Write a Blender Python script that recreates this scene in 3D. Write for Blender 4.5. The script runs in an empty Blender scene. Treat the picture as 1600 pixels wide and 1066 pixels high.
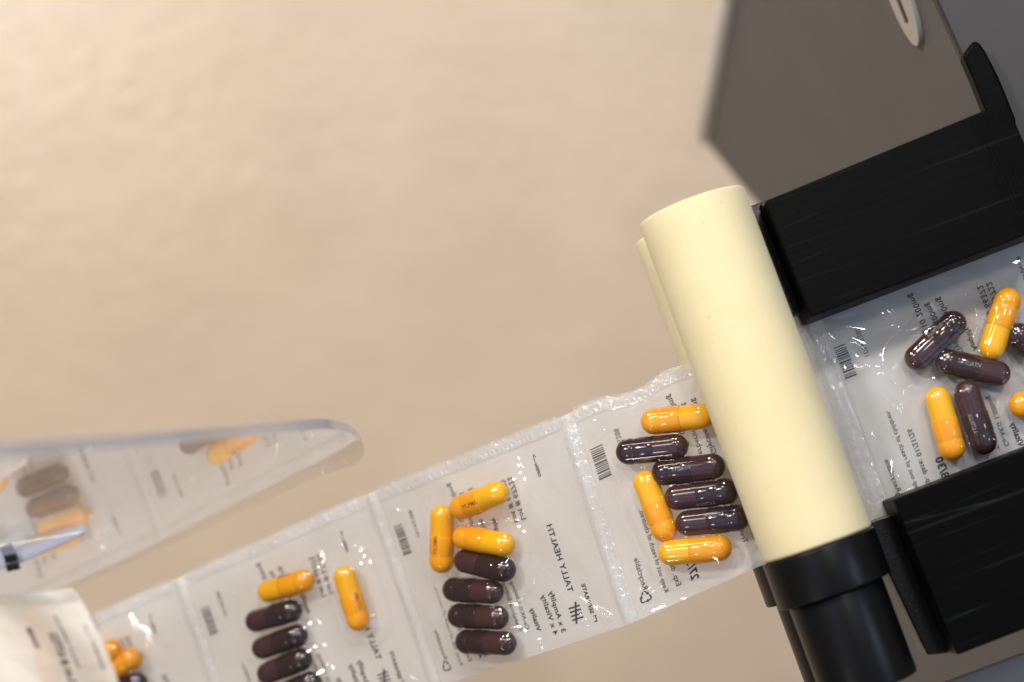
import bpy, bmesh, math, random
import numpy as np
from mathutils import Vector, Matrix
random.seed(4); rng = np.random.default_rng(7)
scene = bpy.context.scene
COL = scene.collection
# ------------------------------------------------------------------ camera
D = 0.6            # camera height over the plane of the roller nip (m)
K = 0.000212       # metres per photograph pixel (1600 wide) in that plane
cd = bpy.data.cameras.new("camera"); cam = bpy.data.objects.new("camera", cd); COL.objects.link(cam)
cam.location = (0, 0, D); cd.sensor_width = 36.0; cd.lens = 36.0 * D / (1600 * K)
cd.clip_start = 0.01; cd.clip_end = 50
cd.dof.use_dof = True; cd.dof.focus_distance = D + 0.012; cd.dof.aperture_fstop = cd.lens / 12.0
scene.camera = cam
# ------------------------------------------------------------------ light of the room and added blue fills
vs = scene.view_settings
scene.display_settings.display_device = 'sRGB'
vs.view_transform = 'Standard'; vs.look = 'None'; vs.gamma = 1.0; vs.exposure = 0.0
world = bpy.data.worlds.new("World"); scene.world = world; world.use_nodes = True
bg = world.node_tree.nodes['Background']; bg.inputs[0].default_value = (1.0, 0.95, 0.90, 1); bg.inputs[1].default_value = 0.15
def lamp(name, loc, target, power, size, color, shape='DISK', size_y=None, spread=None):
    l = bpy.data.lights.new(name, 'AREA'); l.energy = power; l.shape = shape; l.size = size; l.color = color
    if size_y: l.size_y = size_y
    if spread: l.spread = math.radians(spread)
    o = bpy.data.objects.new(name, l); COL.objects.link(o); o.location = loc
    o.rotation_euler = (Vector(target) - Vector(loc)).to_track_quat('-Z', 'Y').to_euler()
    return o
NEUT = (1.0, 0.97, 0.94)
for (p, w, d, c) in [((-0.05, 0.86, 0.95), 4.4, 0.12, (1.0, 0.95, 0.88)), ((0.14, 0.60, 1.40), 3.2, 0.22, NEUT), ((-1.35, 0.85, 1.30), 20.0, 0.22, NEUT), ((-0.85, -1.05, 1.3), 2.6, 0.20, NEUT),
                     ((0.55, 1.50, 1.4), 9.0, 0.14, NEUT), ((-0.75, 1.55, 1.45), 12.0, 0.16, NEUT), ((1.15, 0.25, 1.2), 2.5, 0.16, (0.55, 0.72, 1.0))]:
    lamp('ceiling_spot', p, (0, -0.05, -0.1), w, d, c)
lamp('warm_spot', (-0.75, 0.62, 1.0), (-0.45, 0.33, -0.8), 1.8, 0.30, (1.0, 0.90, 0.74), spread=95)
lamp('blue_sheen_fill', (-0.50, -0.05, 1.05), (0.1, -0.05, 0), 0.60, 0.55, (0.42, 0.50, 1.0), 'SQUARE')  # added blue panel, mirrored as haze in the film beside the roller
lamp('blue_sheen_fill', (0.32, 0.26, 1.0), (0.14, 0.0, 0), 0.26, 0.40, (0.40, 0.62, 1.0), 'SQUARE')  # added blue panel for a sheen on the pouch between the blocks
lamp('blue_shadow_fill', (0.75, -0.55, 0.70), (0.14, 0.0, 0), 1.15, 0.5, (0.36, 0.60, 1.0), 'SQUARE')  # added fill without a known source, tints the shadows blue
scene.cycles.transparent_max_bounces = 24
scene.cycles.max_bounces = 10; scene.cycles.glossy_bounces = 5; scene.cycles.transmission_bounces = 8
scene.cycles.caustics_reflective = False; scene.cycles.caustics_refractive = False

# ------------------------------------------------------------------ helpers
def unp(px, py, z):
    s = K * (D - z) / D
    return np.array([(px - 800) * s, (533 - py) * s, z])
def proj(p):
    p = np.asarray(p, float); s = K * (D - p[..., 2]) / D
    return np.stack([p[..., 0] / s + 800, 533 - p[..., 1] / s], -1)
def mesh(name, verts, faces, mat, parent=None, smooth=True, mats=None, mi=None):
    me = bpy.data.meshes.new(name); me.from_pydata([tuple(map(float, v)) for v in verts], [], faces); me.update()
    for m in (mats or [mat]): me.materials.append(m)
    if smooth: me.polygons.foreach_set('use_smooth', [True] * len(me.polygons))
    if mi is not None: me.polygons.foreach_set('material_index', mi)
    o = bpy.data.objects.new(name, me); COL.objects.link(o)
    if parent: o.parent = parent
    return o
def bm_obj(name, bm, mat, parent=None, smooth=False):
    me = bpy.data.meshes.new(name); bmesh.ops.recalc_face_normals(bm, faces=bm.faces); bm.to_mesh(me); bm.free()
    me.materials.append(mat)
    if smooth: me.polygons.foreach_set('use_smooth', [True] * len(me.polygons))
    o = bpy.data.objects.new(name, me); COL.objects.link(o)
    if parent: o.parent = parent
    return o
def tag(o, label=None, cat=None, group=None, kind=None):
    for k, v in (('label', label), ('category', cat), ('group', group), ('kind', kind)):
        if v: o[k] = v
    return o
def empty(name, loc=(0, 0, 0)):
    o = bpy.data.objects.new(name, None); o.empty_display_size = 0.01; COL.objects.link(o); o.location = loc; return o
def prism(name, top, bot, mat, parent=None, bevel=0.0, seg=2):
    """solid between two polygons with matching vertices"""
    bm = bmesh.new()
    a = [bm.verts.new(tuple(map(float, p))) for p in top]; b = [bm.verts.new(tuple(map(float, p))) for p in bot]
    n = len(a); bm.faces.new(a); bm.faces.new(b[::-1])
    for i in range(n): bm.faces.new((a[i], b[i], b[(i + 1) % n], a[(i + 1) % n]))
    bmesh.ops.recalc_face_normals(bm, faces=bm.faces)
    if bevel: bmesh.ops.bevel(bm, geom=list(bm.edges), offset=bevel, segments=seg, affect='EDGES', profile=0.5)
    return bm_obj(name, bm, mat, parent)
def tube(name, p0, p1, r, mat, parent=None, seg=72, round_=0.0015, rings=1):
    """closed cylinder with rounded rims"""
    p0 = np.array(p0, float); p1 = np.array(p1, float); ax = p1 - p0; L = np.linalg.norm(ax); ax /= L
    x = np.cross(ax, [0.3, 0.2, 1.0]); x /= np.linalg.norm(x); y = np.cross(ax, x)
    prof = [(0, 0.0)] + [(r - round_ + round_ * math.sin(a), round_ - round_ * math.cos(a)) for a in np.linspace(0, math.pi / 2, 5)]
    prof += [(r, L * k / (rings + 1)) for k in range(1, rings + 1)]
    prof += [(r - round_ + round_ * math.cos(a), L - round_ + round_ * math.sin(a)) for a in np.linspace(0, math.pi / 2, 5)] + [(0, L)]
    V = []; F = []
    for (rr, h) in prof:
        for k in range(seg):
            a = 2 * math.pi * k / seg; V.append(p0 + ax * h + (x * math.cos(a) + y * math.sin(a)) * rr)
    for i in range(len(prof) - 1):
        for k in range(seg):
            F.append((i * seg + k, i * seg + (k + 1) % seg, (i + 1) * seg + (k + 1) % seg, (i + 1) * seg + k))
    o = mesh(name, V, F, mat, parent)
    bm = bmesh.new(); bm.from_mesh(o.data); bmesh.ops.remove_doubles(bm, verts=bm.verts, dist=1e-7); bmesh.ops.recalc_face_normals(bm, faces=bm.faces); bm.to_mesh(o.data); bm.free()
    return o

# ------------------------------------------------------------------ materials
class NT:
    def __init__(s, name):
        s.m = bpy.data.materials.new(name); s.m.use_nodes = True; s.t = s.m.node_tree; s.t.nodes.clear()
        s.out = s.t.nodes.new('ShaderNodeOutputMaterial')
    def n(s, typ, ins=None, **kw):
        nd = s.t.nodes.new('ShaderNode' + typ)
        for k, v in kw.items(): setattr(nd, k, v)
        for k, v in (ins or {}).items():
            if isinstance(v, bpy.types.NodeSocket): s.t.links.new(v, nd.inputs[k])
            else: nd.inputs[k].default_value = v
        return nd
    def link(s, a, b): s.t.links.new(a, b)
    def noise(s, scale, detail=4, rough=0.55, vec=None, dist=0.0):
        if vec is None: vec = s.n('TexCoord').outputs['Object']
        return s.n('TexNoise', {'Vector': vec, 'Scale': scale, 'Detail': detail, 'Roughness': rough, 'Distortion': dist}).outputs['Fac']
    def ramp(s, fac, p0, c0, p1, c1):
        r = s.n('ValToRGB', {'Fac': fac}); e = r.color_ramp.elements
        e[0].position = p0; e[1].position = p1
        e[0].color = c0 if len(c0) == 4 else (*c0, 1); e[1].color = c1 if len(c1) == 4 else (*c1, 1); return r.outputs['Color']
    def mapr(s, fac, a, b, c, d):
        return s.n('MapRange', {'Value': fac, 'From Min': a, 'From Max': b, 'To Min': c, 'To Max': d}).outputs['Result']
    def bump(s, h, strength, dist): return s.n('Bump', {'Height': h, 'Strength': strength, 'Distance': dist}).outputs['Normal']
    def schlick(s, f0=0.04, normal=None, power=5.0):
        lw = s.n('LayerWeight', {'Blend': 0.5}); 
        if normal is not None: s.link(normal, lw.inputs['Normal'])
        p = s.n('Math', {0: lw.outputs['Facing'], 1: power}, operation='POWER').outputs[0]
        return s.n('Math', {0: p, 1: 1 - f0, 2: f0}, operation='MULTIPLY_ADD').outputs[0]
    def done(s, sh): s.link(sh, s.out.inputs['Surface']); return s.m
def vec4(c): return (*c, 1)
def stretch(N, sc, rot=(0, 0, 0)):
    return N.n('Mapping', {'Vector': N.n('TexCoord').outputs['Object'], 'Scale': sc, 'Rotation': rot}).outputs['Vector']
def pbr(name, color, rough=0.5, **kw):
    N = NT(name); b = N.n('BsdfPrincipled', {'Base Color': vec4(color), 'Roughness': rough, **kw}); return N, b

def m_floor():
    N = NT('beige_floor')
    tc = N.n('TexCoord').outputs['Object']
    a = N.noise(9, 5, 0.6, tc); c = N.ramp(a, 0.35, (0.63, 0.49, 0.36), 0.68, (0.68, 0.535, 0.395))
    big = N.noise(48, 3, 0.55, tc); h = N.noise(120, 2, 0.5, tc)
    hh = N.n('Math', {0: big, 1: h}, operation='ADD').outputs[0]
    b = N.n('BsdfPrincipled', {'Base Color': c, 'Roughness': 0.30, 'Specular IOR Level': 0.5, 'Normal': N.bump(hh, 0.20, 0.006)})
    return N.done(b.outputs[0])
def m_film(name, milk, milk_var, gloss_rough, f0, tint=(0.86, 0.87, 0.88), bump=0.25, bscale=260, trans=0.35):
    N = NT(name); tc = N.n('TexCoord').outputs['Object']
    n1 = N.noise(38, 3, 0.5, tc); fac = N.mapr(n1, 0.3, 0.7, milk - milk_var, milk + milk_var)
    nb = N.noise(bscale, 3, 0.5, tc, 0.6); nrm = N.bump(nb, bump, 0.0006)
    dif = N.n('BsdfDiffuse', {'Color': vec4(tint), 'Normal': nrm}); tl = N.n('BsdfTranslucent', {'Color': vec4(tint)})
    milkS = N.n('MixShader', {'Fac': trans, 1: dif.outputs[0], 2: tl.outputs[0]}).outputs[0]
    body = N.n('MixShader', {'Fac': fac, 1: N.n('BsdfTransparent', {'Color': (0.985, 0.985, 0.985, 1)}).outputs[0], 2: milkS}).outputs[0]
    gl = N.n('BsdfGlossy', {'Color': (1, 1, 1, 1), 'Roughness': gloss_rough, 'Normal': nrm})
    return N.done(N.n('MixShader', {'Fac': N.schlick(f0, nrm), 1: body, 2: gl.outputs[0]}).outputs[0])
def m_acrylic(name='clear_acrylic', f0=0.05):
    N = NT(name)
    gl = N.n('BsdfGlossy', {'Color': (0.97, 0.98, 1, 1), 'Roughness': 0.012})
    tr = N.n('BsdfTransparent', {'Color': (0.985, 0.985, 0.988, 1)})
    return N.done(N.n('MixShader', {'Fac': N.schlick(f0, power=3.9 if f0 > .03 else 7.0), 1: tr.outputs[0], 2: gl.outputs[0]}).outputs[0])
def m_acrylic_edge():
    N = NT('acrylic_cut_edge'); n = N.noise(900, 3, 0.5, stretch(N, (1, 1, 0.15)))
    gl = N.n('BsdfGlossy', {'Color': (0.86, 0.90, 1, 1), 'Roughness': 0.16})
    di = N.n('BsdfDiffuse', {'Color': (0.62, 0.65, 0.71, 1), 'Normal': N.bump(n, 0.3, 0.0005)})
    tr = N.n('BsdfTransparent', {'Color': (0.84, 0.87, 0.94, 1)})
    a = N.n('MixShader', {'Fac': 0.45, 1: di.outputs[0], 2: tr.outputs[0]}).outputs[0]
    return N.done(N.n('MixShader', {'Fac': N.schlick(0.22), 1: a, 2: gl.outputs[0]}).outputs[0])
def m_foam():
    N = NT('cream_foam'); tc = N.n('TexCoord').outputs['Object']
    a = N.noise(45, 4, 0.6, tc); c = N.ramp(a, 0.3, (0.765, 0.655, 0.385), 0.78, (0.815, 0.715, 0.45))
    sp = N.n('TexVoronoi', {'Vector': tc, 'Scale': 105.0}).outputs['Distance']
    sp = N.mapr(sp, 0.03, 0.08, 0.86, 1.0)
    cc = N.n('Mix', {0: 1.0, 6: c, 7: N.n('CombineColor', {0: sp, 1: sp, 2: sp}).outputs[0]}, data_type='RGBA', blend_type='MULTIPLY').outputs[2]
    h = N.noise(620, 4, 0.7, tc)
    b = N.n('BsdfPrincipled', {'Base Color': cc, 'Roughness': 0.85, 'Specular IOR Level': 0.15, 'Subsurface Weight': 0.25, 'Subsurface Radius': (0.004, 0.003, 0.0012), 'Subsurface Scale': 1.0,
                              'Sheen Weight': 0.15, 'Normal': N.bump(h, 0.28, 0.0005)})
    return N.done(b.outputs[0])
def m_black_print():
    # printed plastic: fine layer lines along the length, some scratches
    N = NT('black_printed_plastic')
    v = stretch(N, (14, 900, 60)); l = N.noise(1.0, 2, 0.6, v)
    sc = N.n('TexVoronoi', {'Vector': stretch(N, (9, 130, 40)), 'Scale': 1.0}, feature='DISTANCE_TO_EDGE').outputs['Distance']
    s2 = N.mapr(sc, 0.0, 0.012, 1.0, 0.0)
    msk = N.mapr(N.noise(28, 2, 0.5), 0.55, 0.7, 0.0, 1.0)
    sm = N.n('Math', {0: s2, 1: msk}, operation='MULTIPLY').outputs[0]
    c = N.n('Mix', {0: sm, 6: (0.0022, 0.0021, 0.0020, 1), 7: (0.018, 0.032, 0.028, 1)}, data_type='RGBA').outputs[2]
    ln = N.mapr(N.noise(1.0, 1, 0.5, stretch(N, (5, 330, 1))), 0.70, 0.74, 0.0, 0.55)
    c = N.n('Mix', {0: ln, 6: c, 7: (0.018, 0.016, 0.014, 1)}, data_type='RGBA').outputs[2]
    b = N.n('BsdfPrincipled', {'Base Color': c, 'Roughness': 0.42, 'Specular IOR Level': 0.045, 'Normal': N.bump(l, 0.14, 0.0004)})
    return N.done(b.outputs[0])
def m_black_gloss(name='black_gloss_plastic', rough=0.28, speck=True, spec=0.4):
    N = NT(name); tc = N.n('TexCoord').outputs['Object']
    n = N.noise(700, 3, 0.7, tc)
    b = N.n('BsdfPrincipled', {'Base Color': (0.0035, 0.0035, 0.0037, 1), 'Roughness': rough, 'Specular IOR Level': spec, 'Normal': N.bump(n, 0.22 if speck else 0.05, 0.0004)})
    return N.done(b.outputs[0])
def m_grey(name, col, rough=0.55, metal=0.0, var=0.06):
    N = NT(name); tc = N.n('TexCoord').outputs['Object']
    n = N.noise(22, 4, 0.6, tc); lo = tuple(c * (1 - var) for c in col); hi = tuple(c * (1 + var) for c in col)
    f = N.noise(2400, 2, 0.5, tc)
    b = N.n('BsdfPrincipled', {'Base Color': N.ramp(n, 0.3, lo, 0.7, hi), 'Roughness': rough, 'Metallic': metal, 'Normal': N.bump(f, 0.12, 0.0003)})
    return N.done(b.outputs[0])
def m_capsule(name, col, col2, rough=0.085, sss=0.0):
    N = NT(name); tc = N.n('TexCoord').outputs['Object']
    n = N.noise(170, 4, 0.6, tc); f = N.noise(900, 2, 0.5, tc)
    b = N.n('BsdfPrincipled', {'Base Color': N.ramp(n, 0.35, col, 0.7, col2), 'Roughness': rough, 'Coat Weight': 0.0, 'Coat Roughness': 0.03,
                              'Specular IOR Level': 0.5, 'Subsurface Weight': sss, 'Subsurface Radius': (0.003, 0.0015, 0.0003), 'Subsurface Scale': 0.6, 'Normal': N.bump(f, 0.02, 0.0001)})
    return N.done(b.outputs[0])
def m_flat(name, col, rough=0.6):
    N, b = pbr(name, col, rough); return N.done(b.outputs[0])

M_floor = m_floor()
M_back = m_film('milky_film', 0.56, 0.06, 0.10, 0.04, tint=(0.93, 0.94, 0.95), trans=0.25)
M_front = m_film('clear_film', 0.007, 0.005, 0.035, 0.045, bump=0.04, bscale=150)
M_seal = m_film('sealed_film', 0.36, 0.12, 0.10, 0.06, tint=(0.9, 0.9, 0.9), bump=0.9, bscale=520)
M_cream = m_film('cream_film', 0.70, 0.06, 0.32, 0.03, tint=(0.92, 0.85, 0.74), trans=0.1)
M_dot = m_film('perforation_glint', 0.55, 0.05, 0.08, 0.12, tint=(0.95, 0.95, 0.95), bump=0.0)
M_acr = m_acrylic(); M_acrl = m_acrylic('polished_acrylic', 0.02); M_acre = m_acrylic_edge()
M_foam = m_foam(); M_blk = m_black_print(); M_blkg = m_black_gloss(); M_blks = m_black_gloss('black_satin_plastic', 0.34, False, 0.28)
M_panel = m_grey('grey_powder_coat', (0.134, 0.127, 0.125), 0.6)
M_cover = m_grey('slate_powder_coat', (0.034, 0.032, 0.034), 0.6)
M_base = m_grey('cool_grey_coat', (0.20, 0.20, 0.21), 0.55)
M_edge = m_grey('pale_lit_edge', (0.80, 0.77, 0.73), 0.5)  # light tone paints the bright rim of the grey panel
M_tray = m_grey('brushed_tray', (0.46, 0.40, 0.32), 0.35, 0.5)
M_lock = m_grey('silver_metal', (0.50, 0.49, 0.48), 0.35, 0.4)
M_ocap = m_capsule('yellow_capsule_cap', (0.90, 0.34, 0.002), (0.95, 0.40, 0.003), 0.085, 0.1)
M_obody = m_capsule('yellow_capsule_body', (0.94, 0.43, 0.003), (0.97, 0.50, 0.004), 0.085, 0.1)
M_dcap = m_capsule('brown_capsule_cap', (0.026, 0.0100, 0.0095), (0.036, 0.0140, 0.0125))
M_dbody = m_capsule('brown_capsule_body', (0.046, 0.0165, 0.0150), (0.066, 0.024, 0.021))
M_ink = m_flat('grey_ink', (0.030, 0.040, 0.046), 0.6)
M_inkl = m_flat('pale_grey_ink', (0.11, 0.12, 0.12), 0.6)
M_inkw = m_flat('pale_imprint', (0.30, 0.28, 0.26), 0.6)
M_inkb = m_flat('dark_imprint', (0.03, 0.016, 0.004), 0.6)

# ------------------------------------------------------------------ floor
FZ = -0.80
tag(mesh('floor', [(-4, -4, FZ), (4, -4, FZ), (4, 4, FZ), (-4, 4, FZ)], [(0, 1, 2, 3)], M_floor, smooth=False), kind='structure')

# ------------------------------------------------------------------ machine frame (u along the strip, v along the rollers, w out of the tray)
ang = math.radians(20.5); ti = math.radians(7)
MO = unp(1221, 692, 0)
MU = np.array([math.cos(ang), math.sin(ang), 0]); MV = np.array([-math.sin(ang) * math.cos(ti), math.cos(ang) * math.cos(ti), -math.sin(ti)]); MW = np.cross(MU, MV)
CAMP = np.array([0, 0, D])
def hit(px, py, P, n):
    d = unp(px, py, 0) - CAMP; s = np.dot(P - CAMP, n) / np.dot(d, n); return CAMP + d * s
def mp(px, py, w):                      # pixel -> world point on the machine plane at height w
    return hit(px, py, MO + MW * w, MW)
R_MACH = Matrix((MU, MV, MW)).transposed().to_4x4()
machine = empty('packaging_machine', tuple(MO)); machine.matrix_world = Matrix.Translation(Vector(MO)) @ R_MACH
tag(machine, 'grey packaging machine with cream foam rollers and black guide blocks at its mouth', 'machine')
def loc(p): p = np.asarray(p) - MO; return np.array([p @ MU, p @ MV, p @ MW])
def LP(px, py, w): return loc(mp(px, py, w))
def block(name, poly, w1, w0, mat, bevel=0.0006, parent=machine):
    top = [LP(x, y, w1) for x, y in poly]; bot = [p - np.array([0, 0, w1 - w0]) for p in top]
    return prism(name, top, bot, mat, parent, bevel)

# rollers
RW = 0.0181
a0 = LP(1080, 322, RW); a1 = LP(1277.5, 852, RW)
ax = (a1 - a0) / np.linalg.norm(a1 - a0)
def roller(w, shift, dark):
    s = np.array([shift, 0, 0]); z = np.array([0, 0, w - RW])
    b0 = a0 + s + z; b1 = a1 + s + z
    f = tube('foam_roller', b0, b1, RW, M_foam, machine, 96, 0.0012, 12)
    tube('collar', b1 + ax * 0.0002, b1 + ax * 0.0155, RW * 1.035, M_blks, f, 96, 0.0006)
    tube('shaft', b1 + ax * 0.0157, b1 + ax * 0.047, RW * 0.86, M_blks, f, 96, 0.0008)
    return f
up = roller(RW + 0.0002, 0, 0); up['label'] = 'upper cream foam roller lying across the pouch strip'
lo = roller(-RW - 0.0002, -0.0004, 1); lo['label'] = 'lower cream foam roller peeking out at the left edge'
# guide blocks with ledges in front of them
WB = 0.024
gb = block('guide_block', [(1195, 314), (1573, 158), (1627, 285), (1640, 354), (1268, 496)], WB, -0.004, M_blk); gb['label'] = 'upper black guide block with layer lines'
gb2 = block('guide_block', [(1396, 780), (1640, 686), (1700, 945), (1496, 1024)], WB, -0.004, M_blk); gb2['label'] = 'lower black guide block below the tray'
block('mounting_ledge', [(1150, 330), (1194, 314), (1240, 424), (1262, 482), (1222, 500)], 0.007, -0.006, M_blkg, 0.0005)
block('mounting_ledge', [(1352, 818), (1399, 801), (1486, 1020), (1449, 1024)], 0.007, -0.006, M_blkg, 0.0005)
block('lip', [(1188, 318), (1197, 314), (1270, 494), (1262, 499)], 0.0105, 0.0072, M_blkg, 0.0004)
# layer ridges on the right end of the upper block
for k in range(9):
    x0 = 1567 - k * 6.5; y0 = 161.5 + k * 2.7
    dx, dy = 0.395, 0.919
    L0, L1 = (3, 196)
    p = [(x0 + dx * L0, y0 + dy * L0), (x0 + 3.2 + dx * L0, y0 - 1.3 + dy * L0), (x0 + 3.2 + dx * L1, y0 - 1.3 + dy * L1), (x0 + dx * L1, y0 + dy * L1)]
    block('ridge', p, WB + 0.00022, WB - 0.0005, M_blk, 0.0001, machine)
# tray under the first pouch
block('tray', [(1262, 440), (1640, 290), (1800, 700), (1420, 860)], -0.0022, -0.004, M_tray, 0.0003)
# front panel, dropping steeply away from the top cover
W0 = -0.006
P1 = mp(1465, 0, W0); P2 = mp(1540, 165, W0); e = (P2 - P1) / np.linalg.norm(P2 - P1)
side = np.cross(MW, e); side = side if side @ MU < 0 else -side
pm = side * 0.085 - MW * 0.996; pn = np.cross(e, pm); pn /= np.linalg.norm(pn); pn = pn if pn @ (CAMP - P1) > 0 else -pn
Q = lambda x, y: hit(x, y, P1, pn)
outl = [Q(1155, -90), Q(1141, 0), Q(1101, 214), Q(1108, 228), Q(1196, 335), Q(1330, 760), Q(1395, 1085)]
edge_lo = P1 + e * 0.34; edge_hi = P1 - e * 0.06
tp = [loc(p) for p in [edge_hi] + outl + [edge_lo]]
bt = [loc(p - pn * 0.0008) for p in [edge_hi] + outl + [edge_lo]]
fp = prism('front_panel', tp, bt, M_panel, machine)
# added pale bead along the far lower edge, stands in for its lit rim
fl = [Q(1155, -90), Q(1141, 0), Q(1101, 214)]
for k in range(2):
    tube('lit_edge_bead', loc(fl[k]), loc(fl[k + 1]), 0.0048, M_edge, machine, 24, 0.002)
# top cover
cv = [mp(1465, 0, W0 + 0.0005) - e * 0.06, mp(1465, 0, W0 + 0.0005) + e * 0.34]
cov = [loc(cv[0] + side * 0.0002), loc(cv[1] + side * 0.0002), loc(cv[1] - side * 0.16), loc(cv[0] - side * 0.16)]
prism('top_cover', cov, [p - np.array([0, 0, 0.0045]) for p in cov], M_cover, machine, 0.0)
gs = [loc(cv[0] + side * 0.0008), loc(cv[1] + side * 0.0008), loc(cv[1] - side * 0.0002), loc(cv[0] - side * 0.0002)]
prism('dark_gap_strip', [p + np.array([0, 0, 0.0004]) for p in gs], [p - np.array([0, 0, 0.003]) for p in gs], M_blks, machine, 0.0001)  # black strip added to draw the dark gap between cover and panel
# black tongue under the block
tongue = [(1505, 86), (1512, 75), (1519, 66), (1525, 62), (1533, 68), (1541, 80), (1551, 99), (1562, 121), (1574, 150), (1590, 190), (1560, 215), (1538, 166), (1520, 120)]
block('tongue', tongue, 0.0015, -0.0060, M_blk, 0.0012)
# cool grey base showing below the lower block
block('base_plate', [(1462, 1072), (1640, 1006), (1720, 1240), (1500, 1260)], -0.022, -0.026, M_base, 0.0005)
# lock
C = Q(1409, -14); e_l = Q(1441, 69) - C; Rk = np.linalg.norm(e_l); e_l /= Rk; m_l = np.cross(pn, e_l)
pxm = np.linalg.norm(proj(C + m_l * 0.001) - proj(C)) / 0.001; Rm = min(Rk, 15.5 / pxm)
def disc(n, r, d0, d1):
    r_ = [C + e_l * math.cos(a) * Rk + m_l * math.sin(a) * Rm for a in np.linspace(0, 2 * math.pi, n, endpoint=False)]
    return [loc(p + pn * d1) for p in r_], [loc(p + pn * d0) for p in r_]
t_, b_ = disc(64, Rk, 0.0, 0.0022)
lock = prism('lock', t_, b_, M_lock, machine, 0.0003)
c0 = C + pn * 0.0023
def bar(u0, u1, h0, h1, dd, name, mat):
    q = [c0 + e_l * u * Rk + m_l * h * Rm for u, h in ((u0, h0), (u1, h0), (u1, h1), (u0, h1))]
    prism(name, [loc(p + pn * dd) for p in q], [loc(p - pn * 0.0002) for p in q], mat, lock)
bar(-0.3, 0.55, -0.16, 0.10, 0.0002, 'key_slot', M_blkg)
bar(0.66, 0.76, -0.28, 0.02, 0.0001, 'mark', M_lock)

# ------------------------------------------------------------------ pouch strip surface
ST = [(-1, (2038, 183), (2163, 516), 0), (0, (1648, 335), (1773, 668), 0), (1, (1258, 487), (1383, 820), 0), (1.25, (1160, 534), (1283, 850), -.001),
      (1.5, (1072, 573), (1183, 886), -.003), (1.6, (1038, 582), (1143, 904), -.005), (1.68, (1010, 606), (1112, 918), -.007),
      (1.76, (985, 618), (1080, 932), -.009), (1.87, (935, 623), (1036, 952), -.013), (2, (880, 650), (985, 975), -.018),
      (3, (580, 770), (684, 1074), -.068), (4, (280, 903), (378, 1184), -.105), (5, (-20, 1035), (70, 1295), -.135), (6, (-320, 1170), (-240, 1410), -.16), (7, (-620, 1300), (-550, 1520), -.185)]
TG = np.linspace(-1, 7, 1601); T0 = [s[0] for s in ST]
_k = np.exp(-np.linspace(-2.5, 2.5, 33) ** 2 / 2); _k /= _k.sum()
def smooth_col(y):
    y = np.interp(TG, T0, y); yp = np.concatenate([2 * y[0] - y[16:0:-1], y, 2 * y[-1] - y[-2:-18:-1]]); return np.convolve(yp, _k, 'valid')
_U = np.array([unp(s[1][0], s[1][1], s[3] - .0045) for s in ST]); _L = np.array([unp(s[2][0], s[2][1], s[3] + .0045) for s in ST])
UC = np.stack([smooth_col(_U[:, i]) for i in range(3)], -1); LC = np.stack([smooth_col(_L[:, i]) for i in range(3)], -1)
def ev(Cc, t): return np.stack([np.interp(t, TG, Cc[:, i]) for i in range(3)], -1)
def back_wave(t, b):
    return (0.00022 * np.sin(9 * t + 5 * b) + 0.00012 * np.sin(23 * t - 11 * b + 1) + 0.00010 * np.sin(17 * b + 6 * t))
def S(t, b, h=0.0, wave=True):
    t = np.asarray(t, float); b = np.asarray(b, float); h = np.asarray(h, float) + np.zeros_like(t)
    if wave: h = h + back_wave(t, b)
    u = ev(UC, t); l = ev(LC, t); p = l + (u - l) * b[..., None]; q = 1e-2
    du = (ev(UC, t + q) * b[..., None] + ev(LC, t + q) * (1 - b[..., None])) - (ev(UC, t - q) * b[..., None] + ev(LC, t - q) * (1 - b[..., None]))
    n = np.cross(u - l, du); n /= np.linalg.norm(n, axis=-1, keepdims=True)
    return p + n * h[..., None]
def inv(px, py, h=0.0):
    tt, bb = np.meshgrid(np.linspace(-.5, 6.5, 141), np.linspace(-.3, 1.2, 31), indexing='ij')
    q = proj(S(tt, bb, h)); i = np.unravel_index((((q - [px, py]) ** 2).sum(-1)).argmin(), tt.shape); t, b = tt[i], bb[i]
    f = lambda t, b: proj(S(np.array([t]), np.array([b]), h))[0]
    for _ in range(10):
        p0 = f(t, b); J = np.stack([(f(t + 1e-3, b) - p0) / 1e-3, (f(t, b + 1e-3) - p0) / 1e-3], -1)
        s = np.clip(np.linalg.solve(J, np.array([px, py]) - p0), -.1, .1); t += s[0]; b += s[1]
    return t, b

# ------------------------------------------------------------------ capsules
CR = 0.0045; CL = 0.0250
def lathe_mesh(name, prof, mat, seg=28):
    V = []; F = []
    for (x, r) in prof:
        for k in range(seg):
            a = 2 * math.pi * k / seg; V.append((x, r * math.cos(a), r * math.sin(a)))
    for i in range(len(prof) - 1):
        for k in range(seg): F.append((i * seg + k, (i + 1) * seg + k, (i + 1) * seg + (k + 1) % seg, i * seg + (k + 1) % seg))
    me = bpy.data.meshes.new(name); me.from_pydata(V, [], F)
    bm = bmesh.new(); bm.from_mesh(me); bmesh.ops.remove_doubles(bm, verts=bm.verts, dist=1e-7); bmesh.ops.recalc_face_normals(bm, faces=bm.faces); bm.to_mesh(me); bm.free()
    me.materials.append(mat); me.polygons.foreach_set('use_smooth', [True] * len(me.polygons)); return me
H = CL / 2; rb = CR * 0.955
dome = lambda r, c, sgn: [(c + sgn * r * math.sin(a), r * math.cos(a)) for a in np.linspace(0, math.pi / 2, 9)]
cap_prof = [(-0.0012, rb - 0.0001), (-0.0013, CR - 0.00008), (-0.0011, CR)] + [(0.002, CR), (0.0048, CR), (0.0054, CR - 0.00012), (0.0059, CR - 0.00024), (0.0064, CR - 0.00012), (0.0067, CR - 0.00005)] + dome(CR * 0.99, H - CR * 0.99, 1)
body_prof = dome(rb, -H + rb, -1)[::-1] + [(-0.0052, rb), (-0.0046, rb), (-0.003, rb), (-0.0010, rb)]
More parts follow.
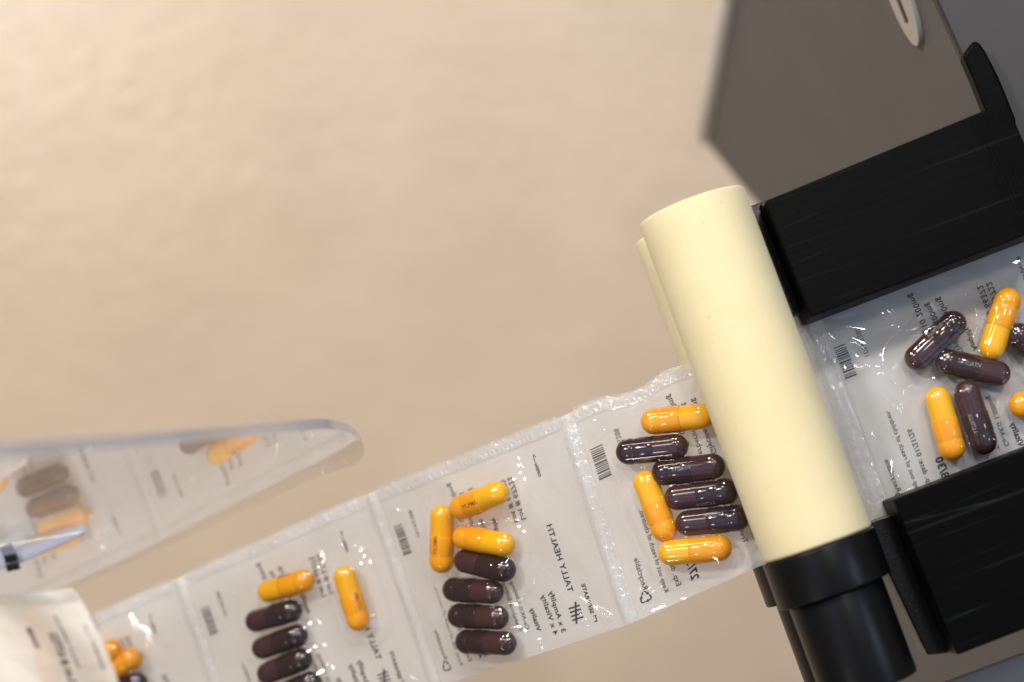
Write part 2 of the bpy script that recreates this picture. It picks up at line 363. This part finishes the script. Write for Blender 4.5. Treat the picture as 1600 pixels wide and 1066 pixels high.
FONT = None
_tc = {}
def text_geo(s, bold=0.0):
    key = (s, bold)
    if key not in _tc:
        cu = bpy.data.curves.new('t', 'FONT'); cu.body = s; cu.size = 1.0; cu.offset = bold; cu.resolution_u = 2; cu.space_character = 1.06
        o = bpy.data.objects.new('t', cu); COL.objects.link(o)
        dg = bpy.context.evaluated_depsgraph_get(); me = o.evaluated_get(dg).to_mesh()
        V = np.array([v.co[:2] for v in me.vertices]); F = [tuple(p.vertices) for p in me.polygons]
        o.evaluated_get(dg).to_mesh_clear(); bpy.data.objects.remove(o); bpy.data.curves.remove(cu)
        V[:, 0] -= V[:, 0].min(); _tc[key] = (V, F)
    return _tc[key]
def imprint_mesh(name, s, mat):
    V, F = text_geo(s, 0.008); V = V.copy(); w = V[:, 0].max(); sc = 0.0066 / w
    x = (V[:, 0] - w / 2) * sc + 0.0016; y = (V[:, 1] - 0.35) * sc * 1.25; a = y / CR; r = CR + 0.00004
    me = bpy.data.meshes.new(name); me.from_pydata([(float(xx), float(r * math.sin(-aa)), float(r * math.cos(aa))) for xx, aa in zip(x, a)], [], [f[::-1] for f in F]); me.materials.append(mat); return me
ME = {'y': (lathe_mesh('cap', cap_prof, M_ocap), lathe_mesh('body', body_prof, M_obody), imprint_mesh('imprint', 'AMPLIFY', M_inkb)),
      'b': (lathe_mesh('cap', cap_prof, M_dcap), lathe_mesh('body', body_prof, M_dbody), imprint_mesh('imprint', 'VITALITY', M_inkw))}
PILLS = []      # (pouch t index, centre, axis)
def capsule(kind, e1, e2, label, roll=0.0, stack=0.0, show=True):
    """capsule whose cap points to pixel e2; roll turns the imprint about the axis (0 = facing out of the film)"""
    h = CR + 0.0004 + stack
    P = []
    for q in (e1, e2):
        t, b = inv(q[0], q[1], h); P.append(S(np.array([t]), np.array([b]), h)[0])
    t, b = inv((e1[0] + e2[0]) / 2, (e1[1] + e2[1]) / 2, h)
    c = (P[0] + P[1]) / 2; X = (P[1] - P[0]); X /= np.linalg.norm(X)
    nrm = S(np.array([t]), np.array([b]), h + .001)[0] - S(np.array([t]), np.array([b]), h)[0]; nrm /= np.linalg.norm(nrm)
    Zv = nrm - X * (nrm @ X); Zv /= np.linalg.norm(Zv); Yv = np.cross(Zv, X)
    name = 'yellow_capsule' if kind == 'y' else 'brown_capsule'
    o = empty(name); R = Matrix((X, Yv, Zv)).transposed().to_4x4()
    o.matrix_world = Matrix.Translation(Vector(c)) @ R @ Matrix.Rotation(math.radians(roll), 4, 'X')
    for nm, me in zip(('cap', 'body', 'imprint'), ME[kind]):
        p = bpy.data.objects.new(nm, me); COL.objects.link(p); p.parent = o
    tag(o, label, 'capsule', 'yellow capsules in the pouches' if kind == 'y' else 'brown capsules in the pouches')
    PILLS.append((t, c - X * (H - CR), c + X * (H - CR)))
# pouch between the black guide blocks
capsule('b', (1421, 571), (1502, 494), 'brown capsule slanting up to a bright streak, left of its pouch between the black blocks', -38)
capsule('b', (1576, 588), (1464, 562), 'brown capsule lying across the middle of the pouch between the black blocks, VITALITY facing up', 178 * 0 + 8)
capsule('y', (1545, 559), (1580, 453), 'yellow capsule standing at the upper right of the pouch between the black blocks', 120)
capsule('y', (1461, 606), (1492, 718), 'yellow capsule nearest the foam roller in the pouch between the black blocks', 130)
capsule('b', (1506, 600), (1542, 706), 'brown capsule side by side with a yellow one above the lower black block', 30)
capsule('b', (1660, 580), (1586, 520), 'brown capsule cut off by the right picture edge near the upper yellow one', 0)
capsule('y', (1690, 622), (1583, 634), 'yellow capsule cut off by the right picture edge above the printed word Vitality', 0)
# pouch leaving the roller
capsule('y', (1112, 649), (1006, 660), 'yellow capsule at the top of the pouch beside the roller, its end under the foam', -70)
capsule('b', (1074, 696), (964, 708), 'brown capsule just below the topmost yellow one, beside the barcode and roller', -40)
capsule('b', (1128, 727), (1024, 740), 'brown capsule second from the top of the brown row that touches the foam roller', 10)
capsule('b', (1045, 779), (1148, 766), 'brown capsule third in the row beside the foam roller, above the lowest brown one', 45)
capsule('b', (1061, 819), (1166, 808), 'lowest brown capsule beside the foam roller, directly above a yellow capsule', -30)
capsule('y', (1003, 739), (1044, 843), 'yellow capsule standing upright left of the brown row beside the roller', 140)
capsule('y', (1032, 865), (1140, 855), 'lowest yellow capsule of the pouch beside the roller, lying by a bright film fold', 130)
# third pouch, sharpest, in the middle of the strip
capsule('y', (792, 764), (706, 799), 'yellow capsule slanting at the top of the middle pouch, AMPLIFY on its lower end', -6, 0.0016)
capsule('y', (691, 789), (690, 895), 'yellow capsule standing upright by the barcode of the middle pouch', -4)
capsule('y', (805, 854), (707, 836), 'yellow capsule lying just above the four brown ones in the middle pouch', 150)
capsule('b', (711, 873), (805, 894), 'topmost of the four brown capsules stacked in the middle pouch', 140)
capsule('b', (789, 926), (690, 920), 'second brown capsule from the top in the middle pouch', 150)
capsule('b', (797, 966), (698, 961), 'third brown capsule from the top in the middle pouch', 150)
capsule('b', (809, 1006), (710, 1002), 'lowest brown capsule of the middle pouch, at its folded bottom edge', 160)
# fourth pouch
capsule('y', (405, 928), (490, 903), 'yellow capsule lying on top of the brown stack in the slightly blurred left pouch', -62)
capsule('y', (534, 885), (565, 985), 'lone yellow capsule standing apart at the right of the slightly blurred left pouch', -58)
capsule('b', (385, 975), (471, 950), 'uppermost brown capsule below a yellow one in the slightly blurred left pouch', 150)
capsule('b', (395, 1018), (480, 988), 'second brown capsule down in the slightly blurred left pouch', 150)
capsule('b', (403, 1058), (487, 1024), 'third brown capsule down in the slightly blurred left pouch', 150)
capsule('b', (416, 1096), (503, 1060), 'brown capsule at the bottom picture edge in the slightly blurred left pouch', 150)
# fifth pouch, mostly below the frame
capsule('y', (146, 1066), (218, 1022), 'blurred yellow capsule whose rounded end shows beside the loose cream pouch', 150)
capsule('y', (120, 1050), (182, 1012), 'blurred yellow capsule half hidden behind the edge of the loose cream pouch', 150, 0.002)
capsule('b', (150, 1100), (228, 1060), 'blurred brown capsule below the yellow one at the bottom picture edge', 150)
capsule('b', (160, 1136), (236, 1098), 'brown capsule seen only as the upper dark reflection at the left of the acrylic plate', 150)

# ------------------------------------------------------------------ pouches
strip = empty('pouch_strip', tuple(S(np.array([2.5]), np.array([.5]))[0]))
tag(strip, 'strip of clear sealed pouches with capsules running under the cream foam roller', 'pouch strip')
SO = np.array(strip.location)
def grid_mesh(name, t0, t1, b0, b1, nt, nb, hf, mat, parent, flipb=False):
    tt, bb = np.meshgrid(np.linspace(t0, t1, nt), np.linspace(b0, b1, nb), indexing='ij')
    P = S(tt, bb, hf(tt, bb)) - SO; V = P.reshape(-1, 3)
    F = [(i * nb + j, i * nb + j + 1, (i + 1) * nb + j + 1, (i + 1) * nb + j) for i in range(nt - 1) for j in range(nb - 1)]
    return mesh(name, V, F, mat, parent)
def sstep(x, a, b): x = np.clip((x - a) / (b - a), 0, 1); return x * x * (3 - 2 * x)
def vnoise(x, y, seed):
    g = np.random.default_rng(seed).random((64, 64)); xi = np.floor(x).astype(int); yi = np.floor(y).astype(int); fx = x - xi; fy = y - yi
    fx = fx * fx * (3 - 2 * fx); fy = fy * fy * (3 - 2 * fy); q = lambda i, j: g[(xi + i) % 64, (yi + j) % 64]
    return (q(0, 0) * (1 - fx) + q(1, 0) * fx) * (1 - fy) + (q(0, 1) * (1 - fx) + q(1, 1) * fx) * fy
CREASES = {0: [([(1392, 514), (1425, 517), (1458, 510), (1478, 497), (1492, 476)], .0014, .0021), ([(1478, 492), (1530, 475), (1575, 462), (1590, 440), (1604, 405)], .0011, .0017), ([(1330, 584), (1352, 574), (1378, 570)], .0012, .0022),
               ([(1372, 515), (1410, 500)], .0007, .0016), ([(1283, 520), (1300, 560), (1335, 590)], .0006, .0012)],
           1: [([(1085, 908), (1115, 890), (1150, 878), (1175, 868)], .0015, .0022), ([(905, 660), (930, 680), (958, 664)], .0007, .0012), ([(940, 655), (985, 640), (1010, 628)], .0008, .0013)],
           2: [([(800, 745), (790, 775)], .0006, .0011), ([(690, 960), (662, 962)], .0006, .0016), ([(812, 1010), (860, 1000), (925, 985), (970, 975)], .0009, .0013), ([(700, 800), (660, 812)], .0005, .0008)],
           3: [([(380, 925), (330, 938)], .0008, .0014)]}
def front_h(i):
    lines = []
    for (pts, A, wd) in CREASES.get(i, []):
        q = [inv(x, y, .003) for x, y in pts]; lines.append((np.array([(t * .0905, b * .0753) for t, b in q]), A, wd))
    pills = [p for p in PILLS if i <= p[0] <= i + 1]
    def f(t, b):
        base = S(t, b, 0.0); h = np.full_like(t, 0.0); top = np.zeros_like(t)
        for (_, p, q) in pills:
            d = q - p; L2 = d @ d; r = base - p; u = np.clip((r @ d) / L2, 0, 1)
            c = p + u[..., None] * d
            up_ = S(t, b, 0.001) - base; up_ /= np.linalg.norm(up_, axis=-1, keepdims=True)
            v = c - base; hv = (v * up_).sum(-1); lat = np.linalg.norm(v - up_ * hv[..., None], axis=-1)
            inside = np.where(lat < CR, np.sqrt(np.clip(CR * CR - lat * lat, 0, None)), 0)
            tent = (hv + CR + 0.0003) * np.exp(-(np.clip(lat - CR * .35, 0, None) / 0.0075) ** 2)
            top = np.maximum(top, np.maximum(tent, np.where(lat < CR, hv + inside + 0.00025, 0)))
        a = (i + 1) - t
        puff = 0.0016 * sstep(a, .03, .25) * sstep(1 - a, .03, .25) * sstep(b, 0.0, .2) * sstep(1 - b, .06, .25)
        w = vnoise(a * 5 + 3, b * 5, 11 + i); w2 = vnoise(a * 9 + b * 4, b * 3 - a * 2 + 20, 31 + i); w3 = vnoise(a * 22, b * 14 + 9, 51 + i)
        ridge = (1 - np.abs(2 * w2 - 1)) ** 4
        crease = (1.0 if i < 3 else 0.6) * (0.0011 * (w - .4) + 0.0009 * ridge) + 0.00022 * (w3 - .5)
        # radial puckers out of the seam corners
        for (ca, cb, sd) in ((0.03, .94, 1), (.97, .94, 2), (.03, .03, 3), (.97, .03, 4)):
            dx = a - ca; dy = b - cb; rr = np.hypot(dx, dy); th = np.arctan2(dy, dx)
            crease = crease + 0.0006 * np.exp(-(rr / .22) ** 2) * np.sin(th * 9 + sd) * sstep(rr, .0, .08)
        edge = sstep(a, .022, .10) * sstep(1 - a, .022, .10) * sstep(b, -0.005, .07) * sstep(1 - b, .05, .13)
        edge2 = sstep(a, .02, .05) * sstep(1 - a, .02, .05) * sstep(b, -0.01, .02) * sstep(1 - b, .045, .08)
        nip = 1 - np.exp(-((t - 1.27) / .10) ** 2)     # pressed flat in the roller nip
        hh = np.maximum(top * edge2, (puff + np.clip(crease, 0, None)) * edge + 0)
        for (q, A, wd) in lines:
            X = np.stack([t * .0905, b * .0753], -1); best = np.full(t.shape, 9.0); para = np.zeros_like(t); m = len(q) - 1
            for k in range(m):
                d = q[k + 1] - q[k]; L2 = d @ d; u = np.clip(((X - q[k]) @ d) / L2, 0, 1); dd = np.linalg.norm(X - q[k] - u[..., None] * d, axis=-1)
                para = np.where(dd < best, (k + u) / m, para); best = np.minimum(best, dd)
            hh = hh + A * np.exp(-(best / wd) ** 2) * (0.25 + 0.75 * np.sin(np.pi * np.clip(para, 0, 1))) * edge2
        # round off
        return (hh + 0.00012) * nip + 0.0001
    return f
NUM = {0: '28/30', 1: '27/30', 2: '26/30', 3: '25/30', 4: '24/30', 5: '23/30'}
TEXTS = [  # text, a of baseline-left edge, b start, b end, bold, pale
 ('TALLY HEALTH', .772, .225, .552, .012, 0), ('SEPARATE', .842, .10, .242, .02, 0), ('3 x Amplify', .685, .060, .259, .012, 0), ('4 x Vitality', .643, .060, .255, .012, 0),
 ('Vitality', .570, .100, .215, .02, 0), ('Ca-AKG 1,000mg', .522, .125, .36, 0, 0), ('Trehalose 500mg', .482, .125, .37, 0, 0),
 ('Lot # 67722', .668, .615, .825, .006, 0), ('Lot # 66372', .632, .615, .825, .006, 0), ('OPEN', .806, .775, .838, .02, 0), ('-->', .806, .843, .885, .01, 0),
 ('Amplify', .536, .565, .675, .02, 0), ('Glycine 1,000mg', .478, .565, .845, 0, 0), ('Berberine 500mg', .432, .565, .84, 0, 0), ('Co Q10 200mg', .385, .64, .905, 0, 0),
 ('101A5288', .150, .715, .850, 0, 1), ('Keep out of reach of children.', .152, .065, .46, 0, 0), ('Exp. date: 01/21/26', .200, .07, .35, .004, 0),
 ('#', .259, .065, .19, .02, 0), ('Recyclable', .082, .115, .262, 0, 0)]
def flat_print(name, items, i, mat, parent, h=0.00016):
    V = []; F = []; n = 0
    for (v, f) in items: V.append(v); F += [tuple(k + n for k in q) for q in f]; n += len(v)
    V = np.concatenate(V); P = S(i + 1 - V[:, 0], V[:, 1], h) - SO
    return mesh(name, P, F, mat, parent, smooth=False)
LEN = 0.0905; WID = 0.0753
def tex(s, a, b0, b1, bold, squash=1.0):
    v, f = text_geo(s, round(bold + .009, 3)); sc = (b1 - b0) / v[:, 0].max()
    return np.stack([a + v[:, 1] * sc * WID / LEN * squash, b0 + v[:, 0] * sc], -1), f
def quad(a0, a1, b0, b1): return np.array([(a0, b0), (a1, b0), (a1, b1), (a0, b1)]), [(0, 1, 2, 3)]
def make_pouch(i):
    back = grid_mesh('pouch', i, i + 1, 0, 1, 90, 60, lambda t, b: np.zeros_like(t), M_back, strip)
    grid_mesh('front_film', i + .012, i + .988, 0.001, 0.985, 230 if i < 4 else 110, 190 if i < 4 else 90, front_h(i), M_front, back)
    # side seam on the left (t = i+1): welded band, ribs, perforation
    jig = lambda t, b: 0.00075 + 0.0004 * np.cos((t - i - 1) * 90) + 0.00025 * vnoise(b * 40, t * 30 + 9, 5) + 0.0003 * vnoise(b * 9, t * 60, 8)
    grid_mesh('seam', i + .962, i + 1.032, 0.0, 0.998, 22, 150, jig, M_seal, back)
    grid_mesh('top_seal', i + .033, i + .961, 0.945, 1.012, 190, 14, lambda t, b: 0.0005 + 0.0004 * vnoise(t * 60, b * 40, 15 + i) + 0.00025 * np.sin(t * 300) * sstep(b, .955, .96) * (1 - sstep(b, .963, .968)), M_seal, back)
    items = []; pale = []
    for (s, a, b0, b1, bold, pl) in TEXTS:
        s = NUM[i] if s == '#' else s
        (pale if pl else items).append(tex(s, a, b0, b1, bold))
    # small hooked arrow by SEPARATE
    items += [quad(.848, .862, .058, .063), quad(.858, .862, .063, .085), quad(.852, .866, .085, .089)]
    flat_print('printed_text', items, i, M_ink, back); flat_print('lot_number', pale, i, M_inkl, back)
    bars = []; b = .655; r = np.random.default_rng(3)
    while b < .800:
        w = r.choice([.003, .0045, .007]); bars.append(quad(.052, .098, b, min(b + w, .803))); b += w + r.choice([.0035, .005, .008])
    flat_print('barcode', bars, i, M_ink, back)
    lg = [quad(.752, .806, .095 + k * .0185, .1025 + k * .0185) for k in range(4)]
    lg.append((np.array([(.762, .078), (.771, .078), (.796, .175), (.787, .175)]), [(0, 1, 2, 3)]))
    flat_print('tally_logo', lg, i, M_ink, back)
    # recycling triangle of three bent arrows
    rc = []; ca, cb = .082, .082; asp = WID / LEN
    for k in range(3):
        th = math.radians(90 + 120 * k); R = .026
        pt = lambda ang, rad: (ca + math.cos(ang) * rad * asp, cb + math.sin(ang) * rad)
        A = pt(th + .75, R * .72); B = pt(th + .2, R); Cc = pt(th - .2, R); Dd = pt(th - .65, R * .75)
        def seg(p, q, w):
            p = np.array(p); q = np.array(q); d = q - p; nn = np.array([-d[1], d[0]]); nn /= np.linalg.norm(nn); return np.array([p + nn * w, q + nn * w, q - nn * w, p - nn * w]), [(0, 1, 2, 3)]
        rc += [seg(A, B, .0028), seg(B, Cc, .0028), seg(Cc, Dd, .0028)]
        d = np.array(Dd) - np.array(Cc); d /= np.linalg.norm(d); nn = np.array([-d[1], d[0]])
        rc.append((np.array([np.array(Dd) + nn * .008, np.array(Dd) - nn * .008, np.array(Dd) + d * .011]), [(0, 1, 2)]))
    flat_print('recycling_mark', rc, i, M_ink, back)
    # perforation: raised bumps along the seam, whitened as glints on the hole edges
    V = []; F = []; rr = np.random.default_rng(90 + i)
    nd = 34
    for k in range(nd):
        bc = (k + .5) / nd + rr.normal(0, .002); tc = i + 1.002 + rr.normal(0, .0012); s = rr.uniform(.0028, .0052); n0 = len(V)
        if rr.random() < .15: continue
        for (dt, db, hh) in [(0, 0, .0016)] + [(math.cos(q) * s * .8, math.sin(q) * s * 1.5, .0009) for q in np.linspace(0, 2 * math.pi, 7)[:-1]]:
            V.append((tc + dt, bc + db, hh))
        F += [(n0, n0 + 1 + q, n0 + 1 + (q + 1) % 6) for q in range(6)]
    V = np.array(V); tag(mesh('perforation', S(V[:, 0], V[:, 1], V[:, 2]) - SO, F, M_dot, back), kind='stuff')
    return back
PL = ['pouch lying in the tray between the black blocks', 'pouch half pulled out from under the foam roller', 'middle pouch with sharp print', 'slightly blurred left pouch', 'blurred pouch at the lower left corner', 'farthest pouch behind the loose cream pouch']
for i in range(6):
    o = make_pouch(i); o['label'] = PL[i]

# ------------------------------------------------------------------ acrylic guide plate, standing on edge beside the strip
th = math.radians(-67.8); ph = math.radians(9); AN = np.array([math.cos(th) * math.cos(ph), math.sin(th) * math.cos(ph), math.sin(ph)]); AD = 0.0106
AP = lambda x, y: hit(x, y, AN * AD, AN)
curve = [(-120, 728), (0, 716), (200, 699), (400, 681), (470, 673), (505, 670), (530, 671.5), (548, 677), (560, 685), (567, 693), (570, 702), (568, 711), (562, 720), (552, 727), (538, 732), (500, 744), (300, 836), (100, 926), (-60, 998)]
acr = empty('acrylic_guide', tuple(AP(300, 780))); AO = np.array(acr.location)
tag(acr, 'clear acrylic guide plate with rounded end mirroring the pouches beside it', 'guide plate')
front = [AP(*p) for p in curve]
A2 = [front[0]]
top = [p - AO for p in front]; bot = [p - AN * 0.0033 - AO for p in front]
n = len(top)
pl = mesh('plate', top + bot, [tuple(range(n)), tuple(range(2 * n - 1, n - 1, -1))], M_acr, acr, smooth=False)
K0 = 10
def ribbon(k0, k1, mat):
    q = top[k0:k1 + 1] + bot[k0:k1 + 1]; m = k1 - k0 + 1
    mesh('plate_edge', q, [(i, i + m, i + 1 + m, i + 1) for i in range(m - 1)], mat, acr, smooth=True)
ribbon(0, K0, M_acre); ribbon(K0, n - 1, M_acrl)
# thick clear lug crossing in front of the plate, with its two black bolts
lug = [(-40, 858), (0, 851), (81, 838), (136, 828), (128, 838), (100, 851), (60, 869), (32, 881), (-40, 905)]
z0 = 0.045
prism('lug', [unp(x, y, z0) - AO for x, y in lug], [unp(x, y, z0) - AO - np.array([0.001, -0.002, 0.010]) for x, y in lug], M_acre, acr, 0.0006)
for (x, y, w) in ((16, 873, 11), (19, 886, 11)):
    q = [(x - w, y - 4), (x + w - 3, y - 7), (x + w, y + 4), (x - w + 3, y + 8)]
    prism('bolt', [unp(a, b, z0 + .003) - AO for a, b in q], [unp(a, b, z0 + .003) - AO - np.array([0, 0, .002]) for a, b in q], M_blkg, acr, 0.0002)

# ------------------------------------------------------------------ loose cream pouch at the lower left
lp = empty('loose_pouch', tuple(unp(60, 1000, 0.0))); LO = np.array(lp.location)
tag(lp, 'loose cream pouch with blurred print folded up at the lower left corner', 'pouch')
rightE = [(112, 919), (126, 937), (141, 962), (155, 990), (167, 1018), (178, 1046), (190, 1080), (205, 1130), (215, 1180)]
NTT = 40
def lsurf(u, v, h=0.0):     # u 0 right .. 1 left, v 0 top .. 1 bottom
    rx = np.interp(v, np.linspace(0, 1, 9), [p[0] for p in rightE]); ry = np.interp(v, np.linspace(0, 1, 9), [p[1] for p in rightE])
    x = rx - u * 320; y = ry + u * 14 + 6 * np.sin(u * 7) * (1 - v)
    z = 0.080 - 0.03 * u + 0.004 * np.sin(u * 9 + v * 3) + 0.006 * np.sin(math.pi * np.clip(v, 0, 1)) * np.sin(math.pi * np.clip(u * 1.2, 0, 1)) + h
    s = K * (D - z) / D
    return np.stack([(x - 800) * s, (533 - y) * s, z], -1) - LO
def lgrid(name, u0, u1, v0, v1, nu, nv, hf, mat, parent):
    uu, vv = np.meshgrid(np.linspace(u0, u1, nu), np.linspace(v0, v1, nv), indexing='ij'); P = lsurf(uu, vv, hf(uu, vv)).reshape(-1, 3)
    return mesh(name, P, [(i * nv + j, i * nv + j + 1, (i + 1) * nv + j + 1, (i + 1) * nv + j) for i in range(nu - 1) for j in range(nv - 1)], mat, parent)
wr = lambda u, v: 0.0014 * vnoise(u * 7 + v * 3, v * 3, 71) + 0.0002 * vnoise(u * 20, v * 16, 72)
lgrid('back_film', 0, 1, 0, 1, 50, 50, lambda u, v: -0.0015 - 0.016 * np.sin(np.pi * np.clip(u, 0, 1)) * np.sin(np.pi * v), M_cream, lp)
ff = lgrid('front_film', 0, 1, 0, 1, 110, 110, lambda u, v: wr(u, v) * sstep(u, 0, .05), M_cream, lp)
lgrid('top_seal', 0, 1, -.02, .10, 80, 12, lambda u, v: 0.0022 + 0.0005 * np.sin(v * 160) + 0.0004 * vnoise(u * 30, v * 30, 73), M_seal, lp)
lgrid('fold', .2, 1.0, -.085, .01, 40, 8, lambda u, v: 0.004 + 0.001 * vnoise(u * 10, v * 20, 74), M_cream, lp)
def lprint(name, items, mat):
    V = []; F = []; n = 0
    for v, f in items: V.append(v); F += [tuple(k + n for k in q) for q in f]; n += len(v)
    V = np.concatenate(V); P = lsurf(V[:, 0], V[:, 1], wr(V[:, 0], V[:, 1]) * sstep(V[:, 0], 0, .05) + .0003)
    mesh(name, P, F, mat, lp, smooth=False)
def lt(s, u, v0, v1, wid, bold=0.02):
    vv, f = text_geo(s, round(bold + .009, 3)); sc = (v1 - v0) / vv[:, 0].max(); hh = vv[:, 1].max()
    return np.stack([u - vv[:, 1] / hh * wid, v1 - vv[:, 0] * sc], -1), f
lprint('printed_text', [lt('OPEN -->', .055, .30, .62, .014), lt('Lot # 67722', .235, .34, .68, .04), lt('TALLY HEALTH', .17, .22, .60, .014), lt('101A5288', .335, .30, .44, .03), lt('Vitality', .0, .24, .36, .010, .05)], M_inkl)

# a capsule showing faintly through the loose pouch
def loose_capsule(px, py, z, ang):
    o = empty('yellow_capsule', tuple(unp(px, py, z))); o.rotation_euler = (0.2, 0, math.radians(ang))
    for nm, me in zip(('cap', 'body'), ME['y']):
        p = bpy.data.objects.new(nm, me); COL.objects.link(p); p.parent = o
    return o
tag(loose_capsule(72, 1004, 0.064, 100), 'yellow capsule glowing faintly through the loose cream pouch', 'capsule', 'yellow capsules in the pouches')
